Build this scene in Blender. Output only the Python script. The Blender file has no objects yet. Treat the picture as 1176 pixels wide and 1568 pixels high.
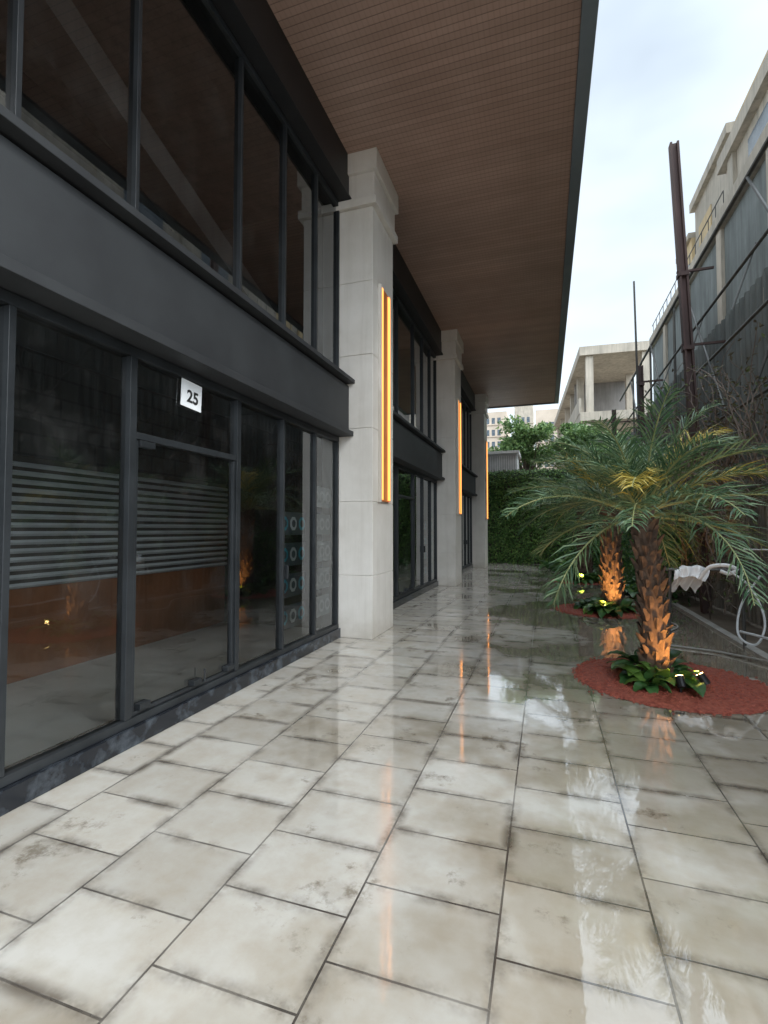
import bpy, math, random
from mathutils import Vector, Matrix, noise as mnoise
random.seed(7)
scn = bpy.context.scene
scn.view_settings.view_transform = 'Standard'
scn.view_settings.look = 'None'
scn.view_settings.exposure = 0
R = random.random
def U(a, b): return random.uniform(a, b)

# ------------------------------------------------------------ materials
class NT:
    def __init__(s, name):
        s.m = bpy.data.materials.new(name); s.m.use_nodes = True
        s.t = s.m.node_tree; s.t.nodes.clear()
        s.out = s.t.nodes.new('ShaderNodeOutputMaterial')
    def n(s, typ, **kw):
        nd = s.t.nodes.new(typ)
        for k, v in kw.items():
            if k.startswith('_'): setattr(nd, k[1:], v)
            else: nd.inputs[k.replace('__', ' ')].default_value = v
        return nd
    def l(s, a, b): s.t.links.new(a, b)
    def coord(s, kind='Object'):
        return s.n('ShaderNodeTexCoord').outputs[kind]
    def noise(s, vec, scale, detail=4, rough=.6):
        nd = s.n('ShaderNodeTexNoise'); nd.inputs['Scale'].default_value = scale
        nd.inputs['Detail'].default_value = detail; nd.inputs['Roughness'].default_value = rough
        s.l(vec, nd.inputs['Vector']); return nd.outputs[0]
    def ramp(s, fac, stops):
        nd = s.n('ShaderNodeValToRGB'); e = nd.color_ramp.elements
        while len(e) < len(stops): e.new(.5)
        for el, (p, c) in zip(e, stops):
            el.position = p
            el.color = (c, c, c, 1) if isinstance(c, (int, float)) else (*c, 1)
        s.l(fac, nd.inputs[0]); return nd.outputs[0]
    def mix(s, fac, a, b, mode='MIX'):
        nd = s.n('ShaderNodeMix', _data_type='RGBA', _blend_type=mode)
        for sock, v in ((nd.inputs[0], fac), (nd.inputs[6], a), (nd.inputs[7], b)):
            if isinstance(v, (int, float)): sock.default_value = v
            elif isinstance(v, tuple): sock.default_value = (*v, 1)
            else: s.l(v, sock)
        return nd.outputs[2]
    def math(s, op, a, b=0.0, clamp=False):
        nd = s.n('ShaderNodeMath', _operation=op, _use_clamp=clamp)
        for i, v in enumerate((a, b)):
            if isinstance(v, (int, float)): nd.inputs[i].default_value = v
            else: s.l(v, nd.inputs[i])
        return nd.outputs[0]
    def bsdf(s, color, rough=.6, metal=0.0, bump=None, bstr=.3, bdist=.01, spec=.5):
        b = s.n('ShaderNodeBsdfPrincipled')
        for sock, v in (('Base Color', color), ('Roughness', rough), ('Metallic', metal), ('Specular IOR Level', spec)):
            if isinstance(v, tuple): b.inputs[sock].default_value = (*v, 1)
            elif isinstance(v, (int, float)): b.inputs[sock].default_value = v
            else: s.l(v, b.inputs[sock])
        if bump is not None:
            bn = s.n('ShaderNodeBump'); bn.inputs['Strength'].default_value = bstr
            bn.inputs['Distance'].default_value = bdist
            s.l(bump, bn.inputs['Height']); s.l(bn.outputs[0], b.inputs['Normal'])
        s.l(b.outputs[0], s.out.inputs[0]); return b

def simple(name, c1, c2, scale=3, rough=.6, metal=0, bump=0, bscale=60, detail=4, lo=.35, hi=.65):
    s = NT(name); co = s.coord()
    f = s.ramp(s.noise(co, scale, detail), [(lo, c1), (hi, c2)])
    s.bsdf(f, rough, metal, s.noise(co, bscale, 2) if bump else None, bump, .004)
    return s.m

def mat_stone():
    s = NT('limestone_cladding'); co = s.coord()
    sep = s.n('ShaderNodeSeparateXYZ'); s.l(co, sep.inputs[0])
    c = s.ramp(s.noise(co, 1.5, 5), [(.35, (.64, .60, .545)), (.65, (.74, .70, .65))])
    # splash dirt near the ground and faint run-off streaks
    mp = s.n('ShaderNodeMapping'); mp.inputs['Scale'].default_value = (5, 5, .25); s.l(co, mp.inputs[0])
    st = s.ramp(s.noise(mp.outputs[0], 1.5, 5, .7), [(.5, 0.0), (.8, .35)])
    c = s.mix(st, c, (.42, .37, .31))
    low = s.ramp(s.math('ADD', sep.outputs[2], s.math('MULTIPLY', s.noise(co, 6, 4), .3)), [(.1, .55), (.42, 0.0)])
    c = s.mix(low, c, (.36, .31, .25))
    s.bsdf(c, .45, 0, s.noise(co, 40, 2), .1, .004); return s.m

def mat_floor():
    s = NT('wet_stone_tiles'); co = s.coord()
    sep = s.n('ShaderNodeSeparateXYZ'); s.l(co, sep.inputs[0])
    cmb = s.n('ShaderNodeCombineXYZ')
    s.l(sep.outputs[1], cmb.inputs[0])
    s.l(s.math('ADD', sep.outputs[0], 0.185 + 5.6 * 4), cmb.inputs[1])
    def brick(ms, sm):
        br = s.n('ShaderNodeTexBrick'); s.l(cmb.outputs[0], br.inputs['Vector'])
        br.offset = .5; br.offset_frequency = 2; br.squash = 1
        for k, v in (('Scale', 1), ('Mortar Size', ms), ('Mortar Smooth', sm), ('Brick Width', .40), ('Row Height', .56)):
            br.inputs[k].default_value = v
        br.inputs['Color1'].default_value = (0, 0, 0, 1); br.inputs['Color2'].default_value = (1, 1, 1, 1)
        br.inputs['Mortar'].default_value = (.5, .5, .5, 1); return br
    br = brick(.0052, .3); br2 = brick(.06, 1.0)
    tilev = br.outputs[0]; joint = br.outputs[1]
    base = s.ramp(s.noise(co, 1.3, 4), [(.3, (.46, .435, .39)), (.7, (.56, .545, .51))])
    vein = s.ramp(s.noise(co, 4.2, 7, .68), [(.40, 0.0), (.66, 1.0)])
    base = s.mix(s.math('MULTIPLY', vein, .45), base, (.38, .32, .24))
    tv = s.ramp(tilev, [(0, (.84, .83, .81)), (1, (1.06, 1.06, 1.05))])
    base = s.mix(1.0, base, tv, 'MULTIPLY')
    dirt = s.math('MULTIPLY', br2.outputs[1], s.ramp(s.noise(co, 2.7, 5, .7), [(.43, 0.0), (.62, 1.0)]))
    base = s.mix(s.math('MULTIPLY', dirt, .85), base, (.11, .09, .07))
    spot = s.ramp(s.noise(co, 1.9, 8, .72), [(.565, 0.0), (.63, 1.0)])
    spot2 = s.ramp(s.noise(co, 9, 4, .6), [(.45, .2), (.6, 1.0)])
    base = s.mix(s.math('MULTIPLY', s.math('MULTIPLY', spot, spot2), .75), base, (.14, .11, .075))
    pud = s.noise(co, .75, 5, .55)
    wet = s.ramp(s.math('ADD', s.math('MULTIPLY', sep.outputs[0], .075), pud), [(.41, 0.0), (.52, 1.0)])
    base = s.mix(s.math('MULTIPLY', wet, .7), base, s.mix(1.0, base, (.74, .67, .56), 'MULTIPLY'))
    jb = s.ramp(s.noise(co, 2.0, 2), [(.35, .5), (.6, 1.0)])
    base = s.mix(s.math('MULTIPLY', joint, jb), base, (.05, .042, .035))
    film = s.noise(co, 3.1, 5, .65)
    r1 = s.ramp(film, [(.36, .04), (.66, .17)])
    r = s.mix(wet, r1, s.ramp(film, [(.45, .012), (.7, .06)]))
    r = s.math('ADD', r, s.math('MULTIPLY', joint, s.math('SUBTRACT', .35, s.math('MULTIPLY', wet, .3))), True)
    h = s.math('ADD', s.math('MULTIPLY', s.noise(co, 6, 3), .45), s.math('MULTIPLY', tilev, .22))
    h = s.math('SUBTRACT', h, s.math('MULTIPLY', joint, .8))
    b = s.bsdf(base, r, 0, h, .20, .004, spec=1.0)
    b.inputs['IOR'].default_value = 1.6
    bn = s.n('ShaderNodeBump'); bn.inputs['Strength'].default_value = .3; bn.inputs['Distance'].default_value = .004
    s.l(s.noise(co, 4.5, 4), bn.inputs['Height']); s.l(bn.outputs[0], b.inputs['Coat Normal'])
    s.l(wet, b.inputs['Coat Weight']); b.inputs['Coat Roughness'].default_value = .012; b.inputs['Coat IOR'].default_value = 1.9
    return s.m

def mat_soffit():
    s = NT('timber_soffit'); co = s.coord()
    sep = s.n('ShaderNodeSeparateXYZ'); s.l(co, sep.inputs[0])
    yy = s.math('MULTIPLY', sep.outputs[1], 1 / .085)
    g = s.ramp(s.math('FRACT', yy), [(.0, 0.0), (.08, 1.0), (.92, 1.0), (1.0, 0.0)])
    wn = s.n('ShaderNodeTexWhiteNoise', _noise_dimensions='1D'); s.l(s.math('FLOOR', yy), wn.inputs['W'])
    g2 = s.ramp(s.math('FRACT', s.math('MULTIPLY', sep.outputs[0], 1 / .06)), [(.0, 1.0), (.34, 1.0), (.42, .0), (.58, 0.0), (.66, 1.0)])
    c = s.ramp(s.noise(co, .8, 4), [(.3, (.36, .235, .185)), (.7, (.47, .32, .26))])
    c = s.mix(1.0, c, s.ramp(wn.outputs[0], [(0, (.88, .88, .88)), (1, (1.05, 1.05, 1.05))]), 'MULTIPLY')
    c = s.mix(s.math('MULTIPLY', s.math('SUBTRACT', 1.0, g2), .16), c, (.16, .10, .08))
    c = s.mix(g, (.15, .10, .08), c)
    s.bsdf(c, .5, 0, g, .3, .005); return s.m

def mat_glass(name, tint, refl=1.3, haze=.08):
    s = NT(name); co = s.coord()
    fr = s.n('ShaderNodeFresnel'); fr.inputs[0].default_value = 1.5
    f = s.math('ADD', s.math('MULTIPLY', fr.outputs[0], refl), .03, True)
    gl = s.n('ShaderNodeBsdfGlossy'); gl.inputs['Roughness'].default_value = .012
    gl.inputs['Color'].default_value = (.9, .93, .95, 1)
    tr = s.n('ShaderNodeBsdfTransparent'); tr.inputs[0].default_value = (*tint, 1)
    df = s.n('ShaderNodeBsdfDiffuse'); df.inputs[0].default_value = (.4, .39, .37, 1)
    dirt = s.ramp(s.noise(co, 2.2, 6, .75), [(.5, .004), (.75, haze)])
    m0 = s.n('ShaderNodeMixShader'); s.l(dirt, m0.inputs[0]); s.l(tr.outputs[0], m0.inputs[1]); s.l(df.outputs[0], m0.inputs[2])
    m1 = s.n('ShaderNodeMixShader'); s.l(f, m1.inputs[0]); s.l(m0.outputs[0], m1.inputs[1]); s.l(gl.outputs[0], m1.inputs[2])
    bn = s.n('ShaderNodeBump'); bn.inputs['Strength'].default_value = .04; bn.inputs['Distance'].default_value = .01
    s.l(s.noise(co, .9, 1), bn.inputs['Height']); s.l(bn.outputs[0], gl.inputs['Normal'])
    s.l(m1.outputs[0], s.out.inputs[0]); return s.m

def mat_leaf(name, stops, rough=.45, trans=.25):
    s = NT(name); g = s.n('ShaderNodeNewGeometry')
    c = s.ramp(g.outputs['Random Per Island'], stops)
    b = s.bsdf(c, rough)
    tl = s.n('ShaderNodeBsdfTranslucent'); s.l(c, tl.inputs[0])
    m = s.n('ShaderNodeMixShader'); m.inputs[0].default_value = trans
    s.l(b.outputs[0], m.inputs[1]); s.l(tl.outputs[0], m.inputs[2]); s.l(m.outputs[0], s.out.inputs[0])
    return s.m

def mat_emit(name, col, st):
    s = NT(name); e = s.n('ShaderNodeEmission'); e.inputs[0].default_value = (*col, 1); e.inputs[1].default_value = st
    s.l(e.outputs[0], s.out.inputs[0]); return s.m

def mat_streak(name, c1, c2, c3, rough=.8, metal=0):
    s = NT(name); co = s.coord()
    mp = s.n('ShaderNodeMapping'); mp.inputs['Scale'].default_value = (4, 4, .35); s.l(co, mp.inputs[0])
    c = s.ramp(s.noise(mp.outputs[0], 1.2, 5, .7), [(.3, c1), (.5, c2), (.72, c3)])
    c = s.mix(s.ramp(s.noise(co, .7, 4), [(.4, 0.0), (.7, .6)]), c, tuple(x * .55 for x in c2))
    s.bsdf(c, rough, metal); return s.m

def mat_blocks(name, c1, c2, mort, w=.4, h=.2):
    s = NT(name); co = s.coord()
    sep = s.n('ShaderNodeSeparateXYZ'); s.l(co, sep.inputs[0])
    cmb = s.n('ShaderNodeCombineXYZ'); s.l(sep.outputs[1], cmb.inputs[0]); s.l(sep.outputs[2], cmb.inputs[1])
    br = s.n('ShaderNodeTexBrick'); s.l(cmb.outputs[0], br.inputs['Vector'])
    for k, v in (('Scale', 1), ('Mortar Size', .012), ('Brick Width', w), ('Row Height', h)): br.inputs[k].default_value = v
    br.inputs['Color1'].default_value = (*c1, 1); br.inputs['Color2'].default_value = (*c2, 1); br.inputs['Mortar'].default_value = (*mort, 1)
    c = s.mix(.4, br.outputs[0], s.ramp(s.noise(co, 3, 4), [(.3, .5), (.7, 1.0)]), 'MULTIPLY')
    s.bsdf(c, .9); return s.m

M = {}
M['floor'] = mat_floor()
M['soffit'] = mat_soffit()
M['stone'] = mat_stone()
M['dark'] = simple('dark_grey_aluminium', (.019, .020, .022), (.028, .030, .032), 2, .6, 0, .2, 250)
M['frame'] = simple('window_frame_metal', (.014, .016, .018), (.026, .029, .032), 3, .42, .1)
M['black'] = simple('black_panel', (.008, .008, .009), (.013, .013, .014), 3, .5)
M['marble'] = simple('dark_marble_plinth', (.012, .014, .018), (.10, .118, .14), 5, .2, 0, 0, 20, 8, .47, .80)
M['glass'] = mat_glass('shop_glass', (.72, .76, .76), 1.6, .05)
M['glassup'] = mat_glass('upper_glass', (.46, .46, .45), 1.7, .05)
M['edge'] = simple('canopy_edge_metal', (.15, .18, .21), (.20, .235, .265), 1, .45, .2)
M['concrete'] = mat_streak('raw_concrete', (.30, .29, .28), (.24, .23, .22), (.16, .155, .145))
M['concrete_l'] = mat_streak('pale_concrete', (.56, .50, .42), (.46, .41, .34), (.28, .26, .22))
M['cream'] = mat_streak('cream_render', (.68, .52, .30), (.62, .47, .27), (.45, .35, .22))
M['mesh'] = mat_streak('grey_cladding', (.25, .28, .28), (.18, .205, .205), (.10, .115, .11))
M['tin'] = mat_streak('weathered_tin', (.40, .38, .34), (.26, .25, .22), (.12, .10, .08), .7, .0)
M['rust'] = mat_streak('rusty_steel', (.13, .075, .07), (.09, .055, .05), (.06, .04, .04), .7, .2)
M['steelg'] = mat_streak('grey_steel_pipe', (.17, .17, .165), (.12, .12, .115), (.07, .06, .055), .5, .4)
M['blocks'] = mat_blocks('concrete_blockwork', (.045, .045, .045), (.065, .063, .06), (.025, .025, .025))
M['shutter'] = simple('shutter_metal', (.50, .51, .52), (.62, .63, .64), 1.5, .45)
M['brown'] = simple('brown_boarding', (.20, .075, .03), (.30, .115, .05), 2, .5)
M['ifloor_and_light_line'] = simple('dusty_screed_and_light_line', (.70, .69, .64), (.82, .80, .76), 1.5, .6)
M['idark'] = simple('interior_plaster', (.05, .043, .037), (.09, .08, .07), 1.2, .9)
M['ground'] = simple('bare_earth', (.12, .095, .07), (.21, .175, .14), 1.2, .95, 0, .6, 12)
M['gravel'] = simple('red_gravel', (.20, .038, .025), (.40, .11, .07), 30, .6, 0, .8, 60)
M['bark'] = simple('palm_bark', (.06, .04, .03), (.18, .115, .08), 9, .9, 0, .7, 40)
M['frond'] = mat_leaf('palm_leaflets', [(0, (.045, .10, .05)), (.5, (.085, .165, .075)), (1, (.22, .30, .15))])
M['frondy'] = mat_leaf('yellowing_leaflets', [(0, (.42, .33, .06)), (1, (.60, .47, .10))])
M['rachis'] = simple('palm_rachis', (.20, .24, .09), (.32, .32, .14), 5, .6)
M['hedge'] = mat_leaf('green_wall_leaves', [(0, (.04, .09, .022)), (.6, (.09, .20, .05)), (1, (.22, .34, .09))], .5, .15)
M['tree'] = mat_leaf('tree_leaves', [(0, (.06, .13, .04)), (.5, (.14, .25, .08)), (1, (.30, .42, .15))])
M['broad'] = mat_leaf('shrub_leaves', [(0, (.03, .085, .03)), (.6, (.07, .18, .05)), (1, (.18, .31, .06))], .3)
M['vinel'] = mat_leaf('withered_leaves', [(0, (.07, .055, .035)), (.6, (.14, .12, .07)), (1, (.12, .17, .06))], .7, .2)
M['wood'] = simple('tree_bark', (.09, .07, .05), (.16, .13, .10), 9, .9)
M['twig'] = simple('dry_twigs', (.12, .095, .08), (.25, .20, .17), 9, .9)
M['white'] = simple('white_plastic', (.74, .75, .76), (.82, .83, .84), 4, .5)
M['ink'] = simple('black_ink', (.015, .015, .015), (.03, .03, .03), 4, .5)
M['teal'] = simple('teal_print', (.05, .38, .52), (.09, .50, .64), 4, .5)
M['poster'] = simple('grey_poster', (.50, .52, .53), (.60, .62, .63), 4, .5)
M['posterd'] = simple('dark_poster', (.08, .10, .12), (.12, .14, .16), 4, .5)
M['warm'] = mat_emit('warm_led', (1.0, .37, .085), 2.6)
M['warmpanel'] = simple('orange_timber', (.55, .17, .05), (.65, .22, .07), 4, .5)
M['bulb'] = mat_emit('uplight_lamp', (1.0, .62, .22), 25)
M['window'] = simple('tower_window', (.06, .08, .10), (.14, .17, .20), 2, .2)
M['tower'] = simple('tower_render', (.50, .42, .34), (.60, .51, .42), .3, .9)
M['kerb'] = simple('kerb_concrete', (.30, .29, .27), (.42, .41, .38), 3, .8)

# ------------------------------------------------------------ mesh builder
class MB:
    def __init__(s): s.v = []; s.f = []; s.mi = []
    def face(s, pts, mi=0):
        b = len(s.v); s.v += [tuple(p) for p in pts]; s.f.append(tuple(range(b, b + len(pts)))); s.mi.append(mi)
    def box(s, x0, x1, y0, y1, z0, z1, mi=0):
        b = len(s.v)
        s.v += [(x0, y0, z0), (x1, y0, z0), (x1, y1, z0), (x0, y1, z0), (x0, y0, z1), (x1, y0, z1), (x1, y1, z1), (x0, y1, z1)]
        for q in ((0, 3, 2, 1), (4, 5, 6, 7), (0, 1, 5, 4), (1, 2, 6, 5), (2, 3, 7, 6), (3, 0, 4, 7)):
            s.f.append(tuple(b + i for i in q)); s.mi.append(mi)
    def tube(s, pts, rad, seg=8, mi=0, cap=True):
        pts = [Vector(p) for p in pts]; n = len(pts)
        if isinstance(rad, (int, float)): rad = [rad] * n
        b = len(s.v); prev = None
        for i, p in enumerate(pts):
            t = (pts[min(i + 1, n - 1)] - pts[max(i - 1, 0)]).normalized()
            if prev is None: a = t.orthogonal().normalized()
            else:
                a = prev - t * prev.dot(t)
                a = a.normalized() if a.length > 1e-6 else t.orthogonal().normalized()
            prev = a; c = t.cross(a)
            for k in range(seg):
                an = 2 * math.pi * k / seg
                s.v.append(tuple(p + (a * math.cos(an) + c * math.sin(an)) * rad[i]))
        for i in range(n - 1):
            for k in range(seg):
                k2 = (k + 1) % seg
                s.f.append((b + i * seg + k, b + i * seg + k2, b + (i + 1) * seg + k2, b + (i + 1) * seg + k)); s.mi.append(mi)
        if cap:
            s.f.append(tuple(b + k for k in range(seg - 1, -1, -1))); s.mi.append(mi)
            s.f.append(tuple(b + (n - 1) * seg + k for k in range(seg))); s.mi.append(mi)
    def leaf(s, p, d, nrm, L, W, mi=0, fold=.25):
        d = d.normalized(); sd = d.cross(nrm)
        if sd.length < 1e-4: sd = d.orthogonal()
        sd.normalize(); up = sd.cross(d)
        a = p; m = p + d * L * .5; e = p + d * L
        b = len(s.v)
        s.v += [tuple(a), tuple(m + sd * W * .5 + up * W * fold), tuple(e), tuple(m - sd * W * .5 + up * W * fold)]
        s.f += [(b, b + 1, b + 2), (b, b + 2, b + 3)]; s.mi += [mi, mi]
    def obj(s, name, mats, parent=None, smooth=False, bevel=0):
        me = bpy.data.meshes.new(name); me.from_pydata(s.v, [], s.f)
        for m in mats: me.materials.append(M[m])
        me.polygons.foreach_set('material_index', s.mi)
        if smooth: me.polygons.foreach_set('use_smooth', [True] * len(s.f))
        me.update()
        o = bpy.data.objects.new(name, me); scn.collection.objects.link(o)
        if parent: o.parent = parent
        if bevel:
            md = o.modifiers.new('bevel', 'BEVEL'); md.width = bevel; md.segments = 2; md.limit_method = 'ANGLE'
        return o
def empty(name, loc=(0, 0, 0)):
    e = bpy.data.objects.new(name, None); scn.collection.objects.link(e); e.location = loc; e.empty_display_size = .2
    return e
def rv():
    return Vector((random.gauss(0, 1), random.gauss(0, 1), random.gauss(0, 1))).normalized()

# ------------------------------------------------------------ ground
m = MB(); m.face([(-400, -400, -.02), (400, -400, -.02), (400, 600, -.02), (-400, 600, -.02)]); m.obj('ground', ['ground'])
m = MB(); m.face([(-2.76, -8, 0), (2.35, -8, 0), (2.35, 21.9, 0), (-2.76, 21.9, 0)])
m.obj('tiled_pavement', ['floor'])
m = MB()
for i in range(40):
    y = -8 + i * .75; m.box(2.352, 2.47, y + .006, y + .744, -.02, .035)
m.obj('pavement_kerb', ['kerb'], bevel=.008)

# ------------------------------------------------------------ shop building
shop = empty('shop_building')
XG = -2.785; XP = -2.25; ZS = 6.8
piers = [(-6.75, -5.8), (-.2, .75), (6.3, 7.25), (12.8, 13.75), (19.3, 20.25)]
for k, (a, b) in enumerate(piers):
    m = MB()
    m.box(-3.0, XP - .012, a + .012, b - .012, 0, ZS)
    lv = [0, .86, 1.88, 2.9, 3.93, 4.97, 6.02]
    for i in range(len(lv) - 1):
        m.box(-3.01, XP, a, b, lv[i] + (.003 if i else 0.002), lv[i + 1] - .003)
    m.box(-3.012, XP + .07, a - .06, b + .05, 6.025, 6.14)
    m.box(-3.01, XP + .03, a - .02, b + .01, 6.143, 6.50)
    m.box(-3.012, XP + .08, a - .07, b + .05, 6.503, ZS - .004)
    m.obj('pillar_%d' % (k + 1), ['stone'], shop, bevel=.006)
bays = [(-5.8, -.2), (.75, 6.3), (7.25, 12.8), (13.75, 19.3), (20.25, 21.9)]
mo = [1.11, 1.94, 3.19, 4.03, 4.83]
gl = MB(); gu = MB(); fr = MB(); bd = MB(); tp = MB(); pl = MB(); it = MB()
for bi, (a, b) in enumerate(bays):
    gl.face([(XG, a, .15), (XG, b, .15), (XG, b, 2.8), (XG, a, 2.8)])
    gu.face([(XG, a, 3.6), (XG, b, 3.6), (XG, b, 6.15), (XG, a, 6.15)])
    pl.box(-2.98, -2.715, a + .002, b - .002, 0, .13)
    fr.box(-2.83, -2.745, a + .003, b - .003, .132, .185)
    fr.box(-2.83, -2.745, a + .003, b - .003, 2.72, 2.788)
    fr.box(-2.83, -2.745, a + .003, b - .003, 3.585, 3.64)
    fr.box(-2.83, -2.745, a + .003, b - .003, 6.08, 6.148)
    ms = [a + q for q in mo if a + q < b - .2]
    for j, y in enumerate([a + .03] + ms + [b - .03]):
        w = .030 if j == 2 or j == 3 else .02
        fr.box(-2.835, -2.745, y - w, y + w, .187, 2.718)
        fr.box(-2.835, -2.745, y - .017, y + .017, 3.642, 6.078)
    if len(ms) >= 3:
        d0, d1 = ms[1] + .034, ms[2] - .034
        fr.box(-2.832, -2.748, d0, d1, 2.14, 2.19)
        fr.box(-2.81, -2.76, d0 + .002, d0 + .03, .19, 2.137); fr.box(-2.81, -2.76, d1 - .03, d1 - .002, .19, 2.137)
        fr.box(-2.808, -2.762, d0 + .032, d1 - .032, .19, .215)
        for yy in (d0 + .06, d0 + .62, d1 - .12):
            fr.box(-2.80, -2.735, yy, yy + .10, .218, .262)
        fr.tube([(-2.735, d0 + .75, .215), (-2.735, d0 + .75, .33)], .008, 6)
        fr.box(-2.80, -2.74, d0 + .03, d0 + .17, 2.09, 2.136)
        fr.box(-2.775, -2.72, ms[3] + .05, ms[3] + .075, .95, 1.1)
    bd.box(-2.98, -2.60, a + .002, b - .002, 2.86, 3.50)
    bd.box(-2.982, -2.53, a + .001, b - .001, 2.792, 2.858)
    bd.box(-2.982, -2.51, a + .001, b - .001, 3.53, 3.583)
    bd.box(-2.98, -2.66, a + .003, b - .003, 3.502, 3.528)
    tp.box(-2.98, -2.60, a + .002, b - .002, 6.18, ZS - .002)
    tp.box(-2.982, -2.56, a + .001, b - .001, 6.15, 6.178)
    # interior
    it.face([(-3.0, a, .1), (-3.0, b, .1), (-6.6, b, .1), (-6.6, a, .1)], 0)
    it.box(-4.75, -4.62, a, b, .103, .95, 1)
    it.box(-4.75, -4.60, a, b, 2.18, 3.2, 2)
    # roller shutter: convex slats with dark gaps
    it.box(-4.72, -4.625, a, b, .951, 2.179, 4)
    for q in range(15):
        z = .955 + q * .08
        it.face([(-4.60, a, z), (-4.60, b, z), (-4.575, b, z + .022), (-4.575, a, z + .022)], 3)
        it.face([(-4.575, a, z + .022), (-4.575, b, z + .022), (-4.60, b, z + .046), (-4.60, a, z + .046)], 3)
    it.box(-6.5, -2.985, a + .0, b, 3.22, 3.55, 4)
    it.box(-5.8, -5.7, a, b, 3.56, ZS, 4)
    it.box(-3.0, -2.90, a, b, 3.60, 3.735, 0)  # added pale upstand, stands in for a light line reflected in the upper glazing
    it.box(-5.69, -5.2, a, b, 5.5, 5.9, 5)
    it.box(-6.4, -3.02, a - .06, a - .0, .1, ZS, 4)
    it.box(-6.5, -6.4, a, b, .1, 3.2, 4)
gl.obj('shopfront_glass', ['glass'], shop); gu.obj('upper_window_glass', ['glassup'], shop)
fr.obj('window_frames', ['frame'], shop, bevel=.003)
bd.obj('signage_band', ['dark'], shop, bevel=.004)
tp.obj('upper_fascia', ['black'], shop)
pl.obj('plinth', ['marble'], shop, bevel=.005)
it.obj('interior', ['ifloor_and_light_line', 'brown', 'blocks', 'shutter', 'idark', 'concrete'], shop)
m = MB()
m.tube([(-3.8, .9, 6.5), (-3.7, 3.6, 5.2), (-3.6, 6.2, 4.1)], .22, 4); m.obj('stair_beam', ['concrete'], shop)
m = MB(); m.box(-9, -6.51, -8, 21.9, 0, 11); m.box(-6.505, -2.3, -8, 21.85, ZS + .3, 10.9); m.obj('building_mass', ['concrete_l'], shop)
m = MB()
m.box(-3.0, .40, -8, 21.5, ZS, ZS + .18, 0)
m.obj('canopy_soffit', ['soffit'], shop)
m = MB()
m.box(.402, .56, -8, 21.56, ZS - .05, ZS + .30, 0)
m.box(-2.9, .401, 21.502, 21.56, ZS - .05, ZS + .30, 0)
m.box(-3.0, .401, -8, 21.5, ZS + .182, ZS + .29, 0)
m.obj('canopy_edge_trim', ['edge'], shop)

# posters behind the glass
pb = empty('window_posters')
m = MB()
for bi in (1, 2, 3):
    a = bays[bi][0]
    for (ya, yb, kind) in ((a + 4.10, a + 4.72, 0), (a + 4.92, a + 5.45, 1)):
        for r in range(5 if kind else 4):
            z0 = .35 + r * .36
            m.face([(-2.84, ya, z0), (-2.84, yb, z0), (-2.84, yb, z0 + .27), (-2.84, ya, z0 + .27)], 0 if kind else 1)
            for c in range(3):
                cy = ya + (yb - ya) * (c + .5) / 3; cz = z0 + .135; rr = .085
                pts = []
                for k in range(8):
                    an = k * math.pi / 4 + .39
                    pts.append((-2.834, cy + rr * math.cos(an), cz + rr * math.sin(an)))
                m.face(pts, 2 if kind or c == 1 else 3)
                m.face([(-2.83, cy + (p[1] - cy) * .55, cz + (p[2] - cz) * .55) for p in pts], 0 if kind else 1)
m.obj('poster_sheets', ['poster', 'posterd', 'white', 'teal'], pb)

# number sign
sg = empty('shop_number_sign', (-2.765, 3.30, 2.60))
m = MB(); m.box(-.002, .004, -.12, .12, -.11, .11)
m.obj('sign_plate', ['white'], sg)
cu = bpy.data.curves.new('digits', 'FONT'); cu.body = '25'; cu.size = .14; cu.align_x = 'CENTER'; cu.align_y = 'CENTER'; cu.extrude = .001; cu.offset = .003
cu.materials.append(M['ink'])
o = bpy.data.objects.new('digits', cu); scn.collection.objects.link(o); o.parent = sg
o.location = (.007, .01, -.02); o.rotation_euler = (math.pi / 2, 0, math.pi / 2)
sg.rotation_euler = (math.radians(-3), 0, 0)

# wall lights
for (a, b) in piers[1:]:
    e = empty('wall_light', ((XP + .002), (a + b) / 2 - .02, 3.45))
    m = MB(); m.box(.0, .03, -.20, .20, -1.55, 1.55, 0); m.box(.001, .05, -.225, -.202, -1.57, 1.57, 1); m.box(.001, .05, .202, .225, -1.57, 1.57, 1)
    m.obj('fixture_body', ['warmpanel', 'stone'], e)
    m = MB(); m.box(.032, .048, -.195, -.125, -1.53, 1.53); m.box(.032, .048, .125, .195, -1.53, 1.53)
    m.obj('led_strip', ['warm'], e)

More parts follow.
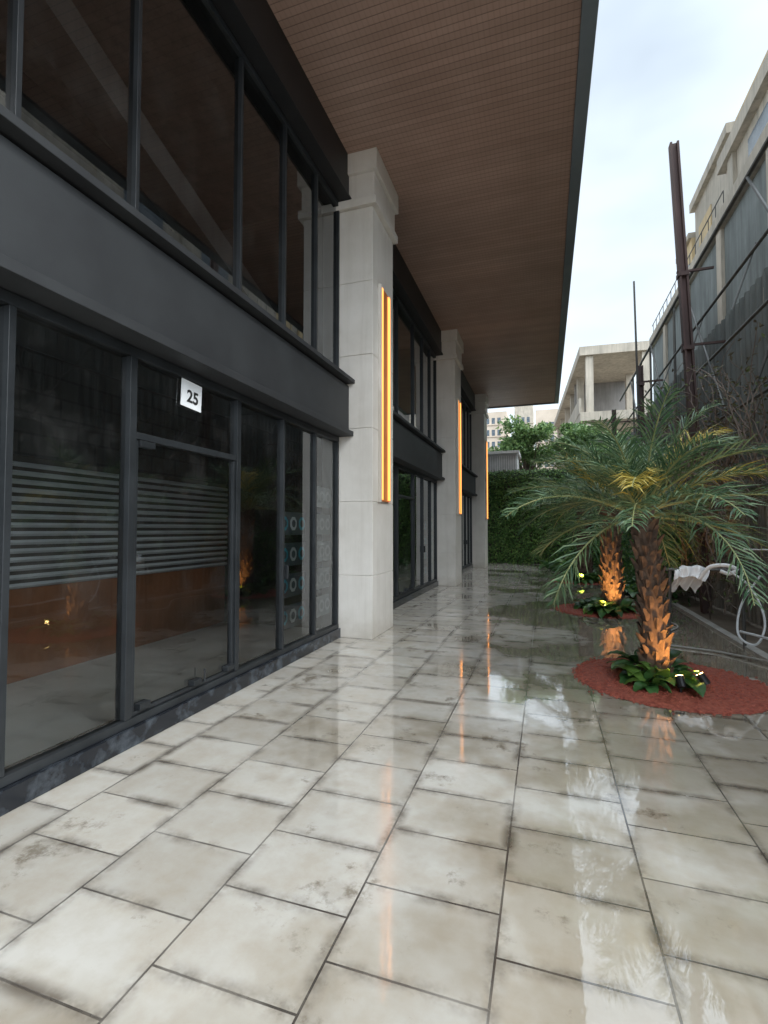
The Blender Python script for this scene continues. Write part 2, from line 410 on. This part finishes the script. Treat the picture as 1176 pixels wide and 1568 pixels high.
# ------------------------------------------------------------ palms
def palm(loc, H, fl, nf, seed, lean=(0, 0), yellow=(), nl=50, tr=.12, low=-8, dr=(.045, .095)):
    random.seed(seed)
    e = empty('palm_tree', loc)
    m = MB(); n = 14; pts = []; rad = []
    def rr_(t): return tr * (1 + .45 * (1 - t) ** 4 + .1 * t ** 3)
    for i in range(n):
        t = i / (n - 1); pts.append((lean[0] * t * t, lean[1] * t * t, H * t)); rad.append(rr_(t))
    m.tube(pts, rad, 14)
    cnt = int(H * 66)
    for i in range(cnt):
        t = i / cnt; an = i * 2.39996 + U(-.15, .15); z = H * t
        rr = rr_(t)
        cx, cy = lean[0] * t * t, lean[1] * t * t
        o_ = Vector((math.cos(an), math.sin(an), 0)); sd = Vector((-math.sin(an), math.cos(an), 0))
        L = U(.04, .11); w = U(.030, .050)
        b0 = Vector((cx, cy, z)) + o_ * (rr - .03)
        tip = b0 + o_ * U(.04, .085) + Vector((0, 0, L)) + sd * U(-.02, .02)
        th = Vector((0, 0, .03))
        b_ = len(m.v)
        m.v += [tuple(b0 - sd * w), tuple(b0 + sd * w), tuple(b0 + o_ * .045 - th), tuple(tip - sd * w * .55), tuple(tip + sd * w * .55), tuple(tip + o_ * .015)]
        for q in ((0, 2, 5, 3), (2, 1, 4, 5), (3, 5, 4), (0, 3, 4, 1)):
            m.f.append(tuple(b_ + k for k in q)); m.mi.append(0)
    m.obj('trunk', ['bark'], e)
    m = MB()
    top = Vector((lean[0], lean[1], H - .02))
    for i in range(nf):
        t = i / nf
        an = i * 2.39996 + U(-.25, .25)
        el = math.radians(82 + (low - 82) * (t ** 1.1)) + U(-.15, .15)
        L = fl * U(.75, 1.12) * (1 - .25 * (1 - t))
        hd = Vector((math.cos(an), math.sin(an), 0))
        N = 16; p = top + hd * .07 + Vector((0, 0, U(-.05, .08))); pts = [p.copy()]
        cur = el
        droop = U(*dr)
        side = Vector((-math.sin(an), math.cos(an), 0)) * U(-.25, .25)
        for k in range(N):
            d = (hd * math.cos(cur) + Vector((0, 0, math.sin(cur))) + side * (k / N)).normalized()
            p = p + d * L / N; pts.append(p.copy()); cur -= droop * (.6 + .9 * k / N)
            if cur < -1.2: cur = -1.2
        m.tube(pts, [.012 * (1 - .85 * k / N) + .002 for k in range(N + 1)], 5, 1)
        mi = 2 if i in yellow else 0
        for j in range(nl):
            u = .14 + .86 * j / nl
            x = u * N; k = min(int(x), N - 1); q = pts[k].lerp(pts[k + 1], x - k)
            tan = (pts[k + 1] - pts[k]).normalized()
            sd = tan.cross(Vector((0, 0, 1)))
            if sd.length < .05: sd = tan.orthogonal()
            sd.normalize(); up = sd.cross(tan)
            ll = fl * .25 * math.sin(math.pi * min(1, (u * .82 + .16))) ** .6 * U(.7, 1.15)
            for sg_ in (-1, 1):
                d = (sd * sg_ * U(.5, 1.0) + tan * U(.7, 1.2) + up * U(-.15, .55)).normalized()
                w = .0065 * fl / 1.5; midp = q + d * ll * .55; d2 = (d + Vector((0, 0, -U(.15, .7)))).normalized(); tip = midp + d2 * ll * .45
                ws = tan * 1.0 - d * tan.dot(d) + up * U(-.4, .4)
                ws = ws.normalized() * w if ws.length > 1e-3 else sd * w
                b_ = len(m.v)
                m.v += [tuple(q - ws * .5), tuple(q + ws * .5), tuple(midp + ws), tuple(midp - ws), tuple(tip)]
                m.f += [(b_, b_ + 1, b_ + 2, b_ + 3), (b_ + 3, b_ + 2, b_ + 4)]; m.mi += [mi, mi]
    m.obj('fronds', ['frond', 'rachis', 'frondy'], e)
    return e
def circle_bed(loc, r, seed):
    random.seed(seed)
    e = empty('gravel_bed', loc)
    m = MB(); n = 48
    rings = [(0, .035), (r * .5, .03), (r * .9, .018), (r, .004)]
    m.v.append((0, 0, .035))
    for rr, z in rings[1:]:
        for k in range(n):
            an = 2 * math.pi * k / n; q = rr * (1 + (U(-.012, .012) if rr == r else 0)); m.v.append((q * math.cos(an), q * math.sin(an), z))
    for k in range(n): m.f.append((0, 1 + k, 1 + (k + 1) % n)); m.mi.append(0)
    for j in range(2):
        for k in range(n):
            k2 = (k + 1) % n; a_ = 1 + j * n
            m.f.append((a_ + k, a_ + n + k, a_ + n + k2, a_ + k2)); m.mi.append(0)
    for i in range(2600):
        an = U(0, 6.283); q = r * (1.03 if i % 22 else 1.14) * math.sqrt(R()); s_ = U(.008, .02); z = .035 - .03 * min(1, q / r) ** 2
        c = Vector((q * math.cos(an), q * math.sin(an), z)); b_ = len(m.v)
        for d in ((1, 0, 0), (0, 1, 0), (-1, 0, 0), (0, -1, 0), (0, 0, .8)):
            m.v.append(tuple(c + Vector(d) * s_ * U(.7, 1.2)))
        for q_ in ((0, 1, 4), (1, 2, 4), (2, 3, 4), (3, 0, 4)): m.f.append(tuple(b_ + k for k in q_)); m.mi.append(0)
    m.obj('gravel', ['gravel'], e)
def base_plants(loc, n, r, seed, big=.34):
    random.seed(seed)
    e = empty('ornamental_plant', loc); m = MB()
    for i in range(n):
        an = U(0, 6.283); q = r * U(.35, 1); c = Vector((q * math.cos(an), q * math.sin(an), .02))
        for j in range(random.randint(5, 8)):
            a2 = U(0, 6.283); hd = Vector((math.cos(a2), math.sin(a2), 0)); L = big * U(.6, 1.1); W = L * U(.32, .5)
            cur = U(.5, 1.35); N = 6; p = c.copy(); pts = [p.copy()]; sd = Vector((-hd.y, hd.x, 0))
            for k in range(N):
                p = p + (hd * math.cos(cur) + Vector((0, 0, math.sin(cur)))) * L / N; cur -= .28; pts.append(p.copy())
            b_ = len(m.v)
            for k, pt in enumerate(pts):
                w = W * .5 * math.sin(math.pi * (k + .25) / (N + .4)) ** .9 if k < N else .002
                up = Vector((0, 0, w * .3))
                m.v += [tuple(pt - sd * w + up), tuple(pt), tuple(pt + sd * w + up)]
            for k in range(N):
                for h in (0, 1):
                    m.f.append((b_ + k * 3 + h, b_ + k * 3 + h + 1, b_ + k * 3 + h + 4, b_ + k * 3 + h + 3)); m.mi.append(0)
    m.obj('leaves', ['broad'], e, smooth=True)
def uplight(loc, aim, power):
    e = empty('garden_uplight', loc)
    m = MB(); m.tube([(0, 0, 0), (0, 0, .07)], .012, 6)
    a = Vector(aim).normalized()
    p = Vector((0, 0, .09))
    m.tube([p - a * .05, p + a * .05], .036, 12, 0); m.obj('lamp_housing', ['black'], e)
    m = MB(); m.tube([p + a * .051, p + a * .056], .031, 12); m.obj('lamp_lens', ['bulb'], e)
    ld = bpy.data.lights.new('lamp_light', 'SPOT'); ld.energy = power; ld.color = (1, .50, .14); ld.spot_size = 2.0; ld.spot_blend = .6; ld.shadow_soft_size = .03
    lo = bpy.data.objects.new('lamp_light', ld); scn.collection.objects.link(lo); lo.parent = e; lo.location = p + a * .06
    lo.rotation_euler = a.to_track_quat('-Z', 'Y').to_euler()

circle_bed((1.13, 5.5, 0), .86, 1)
circle_bed((1.0, 9.9, 0), .84, 2)
circle_bed((1.0, 15.2, 0), .84, 3)
palm((1.02, 5.5, 0), 1.68, 1.55, 34, 41, (-.10, .03), (8, 15, 21), 50, .10)
palm((1.15, 9.9, 0), 1.95, 2.0, 30, 12, (-.05, 0), (7, 11), 44, .15)
palm((1.05, 15.2, 0), 2.1, 2.0, 24, 13, nl=36, tr=.17)
palm((2.0, 18.6, 0), 2.4, 1.9, 22, 14, nl=30, tr=.17)
base_plants((1.02, 5.5, 0), 20, .36, 21, .34)
base_plants((1.0, 9.8, 0), 26, .5, 22, .42)
base_plants((1.0, 15.2, 0), 26, .6, 23, .5)
base_plants((2.0, 12.6, 0), 20, .6, 24, .5)
base_plants((.7, 19.0, 0), 20, .8, 25, .6)
uplight((1.36, 5.24, .03), (-.55, .35, .9), 60)
uplight((1.14, 5.08, .03), (-.1, .6, .9), 35)
uplight((.95, 9.3, .03), (.25, .7, .9), 200)
uplight((.9, 14.6, .03), (.2, .6, .9), 200)

# ------------------------------------------------------------ green wall + trees at the far end
random.seed(5)
e = empty('green_wall', (0, 22.0, 0)); m = MB(); m.box(-2.7, 3.2, .1, .2, 0, 4.05, 0)
for k in range(7): m.box(-2.7 + k * .95, -2.66 + k * .95, .04, .099, 0, 4.12, 0)
m.obj('backing', ['idark'], e)
m = MB()
for i in range(14000):
    x = U(-2.7, 3.2); z = U(.0, 4.08); b_ = mnoise.noise((x * 1.3, z * 1.3, 0)) * .12
    d = Vector((U(-.8, .8), -U(.1, .7), U(-1, .2)))
    m.leaf(Vector((x, -.02 - b_ + U(-.06, .06), z)), d, Vector((U(-.3, .3), -1, .4)), U(.07, .16), U(.05, .09))
m.obj('leaves', ['hedge'], e)
def tree(loc, H, crown_c, crown_r, n, seed, mat='tree', ls=.16):
    random.seed(seed)
    e = empty('broadleaf_tree', loc); m = MB(); cc = Vector(crown_c)
    m.tube([(0, 0, 0), (.05, .03, H * .35), (cc.x * .4, cc.y * .4, H * .6)], [.16, .13, .09], 9)
    cl = []
    for i in range(26):
        d = rv(); q = Vector((d.x * crown_r[0], d.y * crown_r[1], d.z * crown_r[2])) * U(.35, 1.0)
        p = cc + q; cl.append((p, U(.35, .75)))
        s0 = Vector((cc.x * .4, cc.y * .4, H * .6)); mid = s0.lerp(p, .5) + rv() * .15
        m.tube([s0, mid, p], [.055, .03, .01], 5)
    m.obj('trunk_and_limbs', ['wood'], e)
    m = MB()
    for i in range(n):
        p, r_ = random.choice(cl); d = rv() * r_ * R() ** .45
        q = p + Vector((d.x, d.y, d.z * .7))
        m.leaf(q, rv() + Vector((0, 0, -.3)), rv() + Vector((0, 0, 1)), U(.7, 1.2) * ls, ls * .55)
    m.obj('crown', [mat], e)
tree((-.9, 25.5, 0), 6.2, (0, 0, 5.6), (1.9, 1.3, 1.3), 8000, 31, ls=.19)
tree((1.4, 25.0, 0), 6.0, (.2, 0, 5.2), (1.7, 1.3, 1.2), 7000, 32, ls=.19)
tree((3.6, 24.5, 0), 5.2, (0, 0, 4.6), (1.6, 1.3, 1.3), 6000, 33, ls=.19)
m = MB(); m.box(-2.6, -1.2, 22.6, 24.6, 0, 4.9, 0); m.box(-2.7, -1.1, 22.5, 24.7, 4.902, 5.02, 1)
for k in range(14): m.box(-2.58 + k * .1, -2.54 + k * .1, 22.57, 22.598, .1, 4.8, 1)
m.obj('site_cabin', ['poster', 'white'])

# ------------------------------------------------------------ right side: fence, scaffold, vines
m = MB()
XF = 3.05
def corr(y0, y1, z0, z1, x, mi, pitch=.16, amp=.028, lean=0):
    n = int((y1 - y0) / pitch * 4); b_ = len(m.v)
    for i in range(n + 1):
        y = y0 + (y1 - y0) * i / n; ph = i % 4; dx = amp if ph in (0, 1) else -amp
        m.v += [(x + dx, y, z0), (x + dx + lean, y, z1)]
    for i in range(n): m.f.append((b_ + 2 * i, b_ + 2 * i + 2, b_ + 2 * i + 3, b_ + 2 * i + 1)); m.mi.append(mi)
random.seed(3)
y = 1.5
while y < 22:
    w = U(1.6, 2.0)
    corr(y, y + w, U(-.02, .05), 2.55 + U(-.08, .08), XF + U(-.02, .02), 0)
    corr(y, y + w, 2.62 + U(-.03, .03), 5.25 + U(-.12, .12), XF + .07 + U(-.02, .02), 1, .22, .02)
    y += w + .01
o = m.obj('corrugated_fence', ['tin', 'mesh'])
m = MB()
for z, r_ in ((.9, .03), (2.1, .03), (3.4, .025), (4.6, .025), (5.55, .025), (6.75, .035)):
    m.tube([(XF - .12, 2.5, z), (XF - .14, 12, z + .03), (XF - .12, 21.8, z - .02)], r_, 8)
for yy in (5, 7.6, 13.2, 16.0, 19):
    m.tube([(XF - .05, yy, 0), (XF - .06, yy + .05, 6.9)], .03, 8)
for yy in (6, 9.5, 13, 16.5):
    m.tube([(XF - .16, yy, 3.4), (XF - .16, yy + 2.4, 6.7)], .022, 6)
    m.tube([(XF - .16, yy + 2.4, 3.5), (XF + 1.2, yy + 2.5, 7.5)], .022, 6)
m.obj('scaffold', ['steelg'])
def post(p0, p1, w, brackets=()):
    e = empty('steel_post', p0); b_ = Vector(p1) - Vector(p0)
    m = MB(); t = w / 2; f = w * .12
    def bar(x0, x1, y0, y1):
        q = [(x0, y0), (x1, y0), (x1, y1), (x0, y1)]; k = len(m.v)
        m.v += [(x, y, 0) for x, y in q] + [(x + b_.x, y + b_.y, b_.z) for x, y in q]
        for f_ in ((0, 3, 2, 1), (4, 5, 6, 7), (0, 1, 5, 4), (1, 2, 6, 5), (2, 3, 7, 6), (3, 0, 4, 7)):
            m.f.append(tuple(k + i for i in f_)); m.mi.append(0)
    bar(-t, -t + f * 2, -t, t); bar(t - f * 2, t, -t, t); bar(-t + f * 2 + .001, t - f * 2 - .001, -f, f)
    for z, L in brackets:
        u = z / b_.z; c = b_ * u; m.box(c.x - .1, c.x + L, c.y - .02, c.y + .02, z - .02, z + .02)
        m.box(c.x - t - .015, c.x + t + .015, c.y - t - .015, c.y + t + .015, z - .1, z - .025)
    m.obj('section', ['rust'], e)
post((2.72, 10.2, 0), (2.38, 10.3, 8.8), .15, ((6.3, .5), (4.9, .6), (2.4, .4)))
post((2.35, 13.6, 0), (2.3, 13.6, 5.6), .12, ((4.2, .7), (5.2, .5)))
post((2.1, 17, 0), (2.1, 17, 5.3), .12, ((4.9, .9),))
m = MB(); m.tube([(2.28, 13.4, 0), (2.16, 13.4, 7.7)], [.035, .022], 8); m.obj('antenna_pole', ['steelg'])

random.seed(9)
m = MB(); ml = MB()
for i in range(320):
    y = U(7.4, 17); p = Vector((U(2.5, 2.95), y, U(0, 3.4))); d = Vector((U(-.4, .2), U(-.6, .6), U(.4, 1))).normalized()
    pts = [p.copy()]; n = random.randint(5, 10)
    for k in range(n):
        d = (d + rv() * .38 + Vector((0, 0, -.06 if k > 3 else .05))).normalized(); p = p + d * U(.12, .28); p.x = min(p.x, 2.98); p.z = min(max(p.z, .05), 4.9)
        pts.append(p.copy())
        for q in range(3):
            if R() < .55: ml.leaf(p + rv() * .06, rv(), rv(), U(.05, .11), .04, 0)
    m.tube(pts, [.010 * (1 - .8 * k / n) + .002 for k in range(n + 1)], 4)
e = empty('dry_vines', (0, 0, 0)); m.obj('stems', ['twig'], e); ml.obj('leaves', ['vinel'], e)
random.seed(10)
m = MB()
for i in range(7000):
    y = U(11, 21); x = U(2.1, 3.0); h = .9 + 1.0 * (mnoise.noise((y * .8, x, 3)) + .5)
    z = h * R() ** .7
    m.leaf(Vector((x - .25 * (h - z), y, z)), rv(), rv() + Vector((-.5, -.5, 1)), U(.08, .18), .05)
m.obj('shrub_border', ['broad'])

# white cloth bunched on a rail, and hose loops
def spline(P, n=10):
    P = [Vector(p) for p in P]; out = []
    for i in range(len(P) - 1):
        a, b_, c, d = P[max(i - 1, 0)], P[i], P[i + 1], P[min(i + 2, len(P) - 1)]
        for k in range(n):
            t = k / n; out.append(.5 * ((2 * b_) + (c - a) * t + (2 * a - 5 * b_ + 4 * c - d) * t * t + (3 * b_ - a - 3 * c + d) * t ** 3))
    out.append(P[-1]); return out
e = empty('white_tarpaulin', (1.74, 7.3, 1.0)); m = MB(); nx, ny = 26, 22
for j in range(ny + 1):
    for i in range(nx + 1):
        u = i / nx - .5; v = j / ny
        x = u * .40; arc = (v - .30) * .50
        if arc < 0: yy = arc * .35 - .03; z = arc * .9
        else: yy = arc * .3 + .03; z = -arc * .85
        z += .03 * math.cos(u * 5) + .03 * math.sin(u * 13 + v * 3) * abs(arc) * 3; yy += .05 * math.sin(u * 19 + v * 2) * (abs(arc) * 2.5 + .2)
        x *= 1 - .8 * abs(arc); x += .05 * math.sin(v * 4)
        m.v.append((x, yy, z + .05 * mnoise.noise((u * 5, v * 5, 1))))
for j in range(ny):
    for i in range(nx):
        a = j * (nx + 1) + i; m.f.append((a, a + 1, a + nx + 2, a + nx + 1)); m.mi.append(0)
m.obj('cloth', ['white'], e, smooth=True)
m = MB(); m.tube([(-.25, .0, -.03), (.65, .05, -.02)], .02, 8); m.tube([(-.2, 0, -.04), (-.22, .02, -1.0)], .02, 8); m.tube([(.6, 0, -.04), (.62, .02, -1.0)], .02, 8); m.obj('rail', ['steelg'], e)
m = MB()
m.tube(spline([(1.85, 7.2, .86), (1.95, 7.15, 1.02), (2.12, 7.1, 1.05), (2.22, 7.1, 1.0), (2.14, 7.1, .95), (2.05, 7.1, .98)]), .024, 9)
m.obj('white_pipe', ['white'], smooth=True)
m = MB()
m.tube(spline([(2.1, 7.0, 1.0), (2.3, 6.9, .80), (2.36, 6.7, .45), (2.24, 6.6, .20), (2.1, 6.7, .28), (2.2, 6.9, .6), (2.4, 6.9, .95)]), .013, 7)
m.tube(spline([(2.15, 6.8, .3), (2.35, 6.3, .30), (2.6, 5.9, .24), (2.75, 5.2, .26)]), .015, 7)
m.tube(spline([(2.3, 7.1, 1.25), (2.6, 6.9, 1.25), (2.85, 6.2, 1.22)]), .009, 7)
m.obj('garden_hose', ['poster'], smooth=True)
m = MB(); m.tube(spline([(1.3, 10.0, .02), (1.9, 8.6, .02), (1.2, 7.4, .02), (2.0, 6.9, .02), (2.45, 6.2, .05), (2.6, 5.2, .03)]), .012, 6); m.obj('power_cable', ['kerb'], smooth=True)

# ------------------------------------------------------------ concrete buildings on the right
e = empty('concrete_building'); m = MB()
m.box(4.3, 9, 4, 22.6, 0, 9.0, 1); m.box(4.2, 9.05, 3.9, 22.7, 9.003, 9.45, 0)
for yy in range(5, 23, 3): m.box(4.22, 4.299, yy, yy + .35, 0, 9.0, 0)
for z in (3.0, 6.1): m.box(4.24, 4.298, 4.0, 22.6, z, z + .3, 0)
m.obj('walls', ['concrete_l', 'mesh'], e)
m = MB()
for yy in [14 + .6 * i for i in range(15)]:
    m.tube([(4.3, yy, 9.45), (4.3, yy, 9.95)], .012, 5)
m.tube([(4.3, 14, 9.95), (4.3, 22.6, 9.95)], .015, 6)
m.obj('railing', ['steelg'], e)
e = empty('stepped_building'); m = MB()
m.box(5.0, 11, 7, 16.0, 9.4, 11.7, 0); m.box(4.8, 11, 6.9, 16.1, 11.702, 12.1, 0)
m.box(5.2, 11, 16.1, 19.8, 9.4, 12.9, 0); m.box(5.05, 11, 16.102, 19.9, 12.902, 13.2, 0)
m.box(5.1, 11, 19.902, 21.6, 9.4, 12.0, 1); m.box(5.0, 11, 19.902, 21.7, 12.002, 12.2, 0)
m.box(5.9, 11, 14.0, 19.0, 13.21, 14.6, 1)
for yy in (9, 12, 15.2): m.box(4.9, 4.998, yy, yy + .4, 9.45, 11.7, 0)
for yy in (9.9, 13): m.box(4.985, 4.999, yy, yy + 1.4, 10.2, 11.4, 2)
m.box(5.17, 5.199, 18.0, 19.3, 10.4, 12, 1); m.box(5.08, 5.099, 20.2, 21.2, 10.2, 11.2, 2)
m.obj('walls', ['concrete_l', 'cream', 'window'], e)
e = empty('concrete_frame_building', (1.95, 30, 0)); m = MB()
W = 3.9; D = 22
for z in (3.6, 7.7, 11.5): m.box(0, W, 0, D, z, z + .5, 0)
for k in range(6):
    for x in (.35, W - .6): m.box(x, x + .4, .15 + k * 4.2, .55 + k * 4.2, 0, 11.499, 0)
m.box(.36, W - .3, 6, 6.2, 0, 11.49, 1)
m.box(-.02, .1, .3, D, 8.2, 9.1, 0)
m.obj('frame', ['concrete_l', 'concrete'], e); e.rotation_euler = (0, 0, math.radians(3))

random.seed(77)
for (x0, w, y, h, mt) in ((-16, 7, 125, 31, 'tower'), (-8, 5, 140, 36, 'concrete_l'), (-2, 5, 120, 29.5, 'tower'), (-30, 10, 150, 40, 'concrete_l'), (5, 8, 160, 34, 'tower')):
    e = empty('apartment_tower', (x0, y, 0)); m = MB(); m.box(0, w, 0, 12, 0, h, 0)
    z = 1.0
    while z < h - 2:
        m.box(-.15, w + .15, -.18, 0, z - .35, z - .15, 0)
        x = .5
        while x < w - 1.0: m.box(x, x + .8, -.03, -.001, z, z + 1.5, 1); x += 1.4
        z += 3.0
    m.obj('facade', [mt, 'window'], e)

# ------------------------------------------------------------ light
w = bpy.data.worlds.new('World'); scn.world = w; w.use_nodes = True; t = w.node_tree; t.nodes.clear()
out = t.nodes.new('ShaderNodeOutputWorld'); bg = t.nodes.new('ShaderNodeBackground'); bg2 = t.nodes.new('ShaderNodeBackground')
sky = t.nodes.new('ShaderNodeTexSky'); sky.sky_type = 'NISHITA'; sky.sun_disc = False
SE, SA = math.radians(46), math.radians(112)   # azimuth clockwise from +Y
dirv = Vector((math.sin(SA) * math.cos(SE), math.cos(SA) * math.cos(SE), math.sin(SE)))
sky.sun_elevation = SE; sky.sun_rotation = SA; sky.dust_density = 2.5
bg.inputs[1].default_value = .15; t.links.new(sky.outputs[0], bg.inputs[0])
tc = t.nodes.new('ShaderNodeTexCoord'); mp = t.nodes.new('ShaderNodeMapping'); mp.inputs['Scale'].default_value = (1, 1, 2.2)
nz = t.nodes.new('ShaderNodeTexNoise'); nz.inputs['Scale'].default_value = 1.7; nz.inputs['Detail'].default_value = 4; nz.inputs['Roughness'].default_value = .5
cr = t.nodes.new('ShaderNodeValToRGB'); cr.color_ramp.elements[0].position = .36; cr.color_ramp.elements[1].position = .62
cr.color_ramp.elements[0].color = (.62, .62, .62, 1); cr.color_ramp.elements[1].color = (1, 1, 1, 1)
mx = t.nodes.new('ShaderNodeMixShader')
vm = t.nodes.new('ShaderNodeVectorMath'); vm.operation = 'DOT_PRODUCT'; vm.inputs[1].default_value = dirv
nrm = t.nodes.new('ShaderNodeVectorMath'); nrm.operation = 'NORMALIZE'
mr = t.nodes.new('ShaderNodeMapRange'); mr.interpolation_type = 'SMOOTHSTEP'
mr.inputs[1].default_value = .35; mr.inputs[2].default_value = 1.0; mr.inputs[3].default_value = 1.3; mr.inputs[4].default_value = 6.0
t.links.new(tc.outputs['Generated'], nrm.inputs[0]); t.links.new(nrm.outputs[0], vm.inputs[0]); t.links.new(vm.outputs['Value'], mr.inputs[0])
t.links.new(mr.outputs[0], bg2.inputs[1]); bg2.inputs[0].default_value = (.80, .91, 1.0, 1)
t.links.new(tc.outputs['Generated'], mp.inputs[0]); t.links.new(mp.outputs[0], nz.inputs[0]); t.links.new(nz.outputs[0], cr.inputs[0]); t.links.new(cr.outputs[0], mx.inputs[0])
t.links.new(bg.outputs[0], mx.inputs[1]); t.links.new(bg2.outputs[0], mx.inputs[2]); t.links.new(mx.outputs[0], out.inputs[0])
ld = bpy.data.lights.new('sun', 'SUN'); ld.energy = 2.2; ld.angle = math.radians(40); ld.color = (1, .95, .88)
so = bpy.data.objects.new('sun', ld); scn.collection.objects.link(so)
so.rotation_euler = dirv.to_track_quat('Z', 'Y').to_euler()

# ------------------------------------------------------------ camera
cd = bpy.data.cameras.new('camera'); cd.sensor_fit = 'VERTICAL'; cd.sensor_height = 36; cd.lens = 17.2; cd.clip_end = 2000; cd.clip_start = .05
co = bpy.data.objects.new('camera', cd); scn.collection.objects.link(co)
co.location = (0, 0, 1.5); co.rotation_euler = (math.radians(92), 0, math.radians(18.3)); scn.camera = co
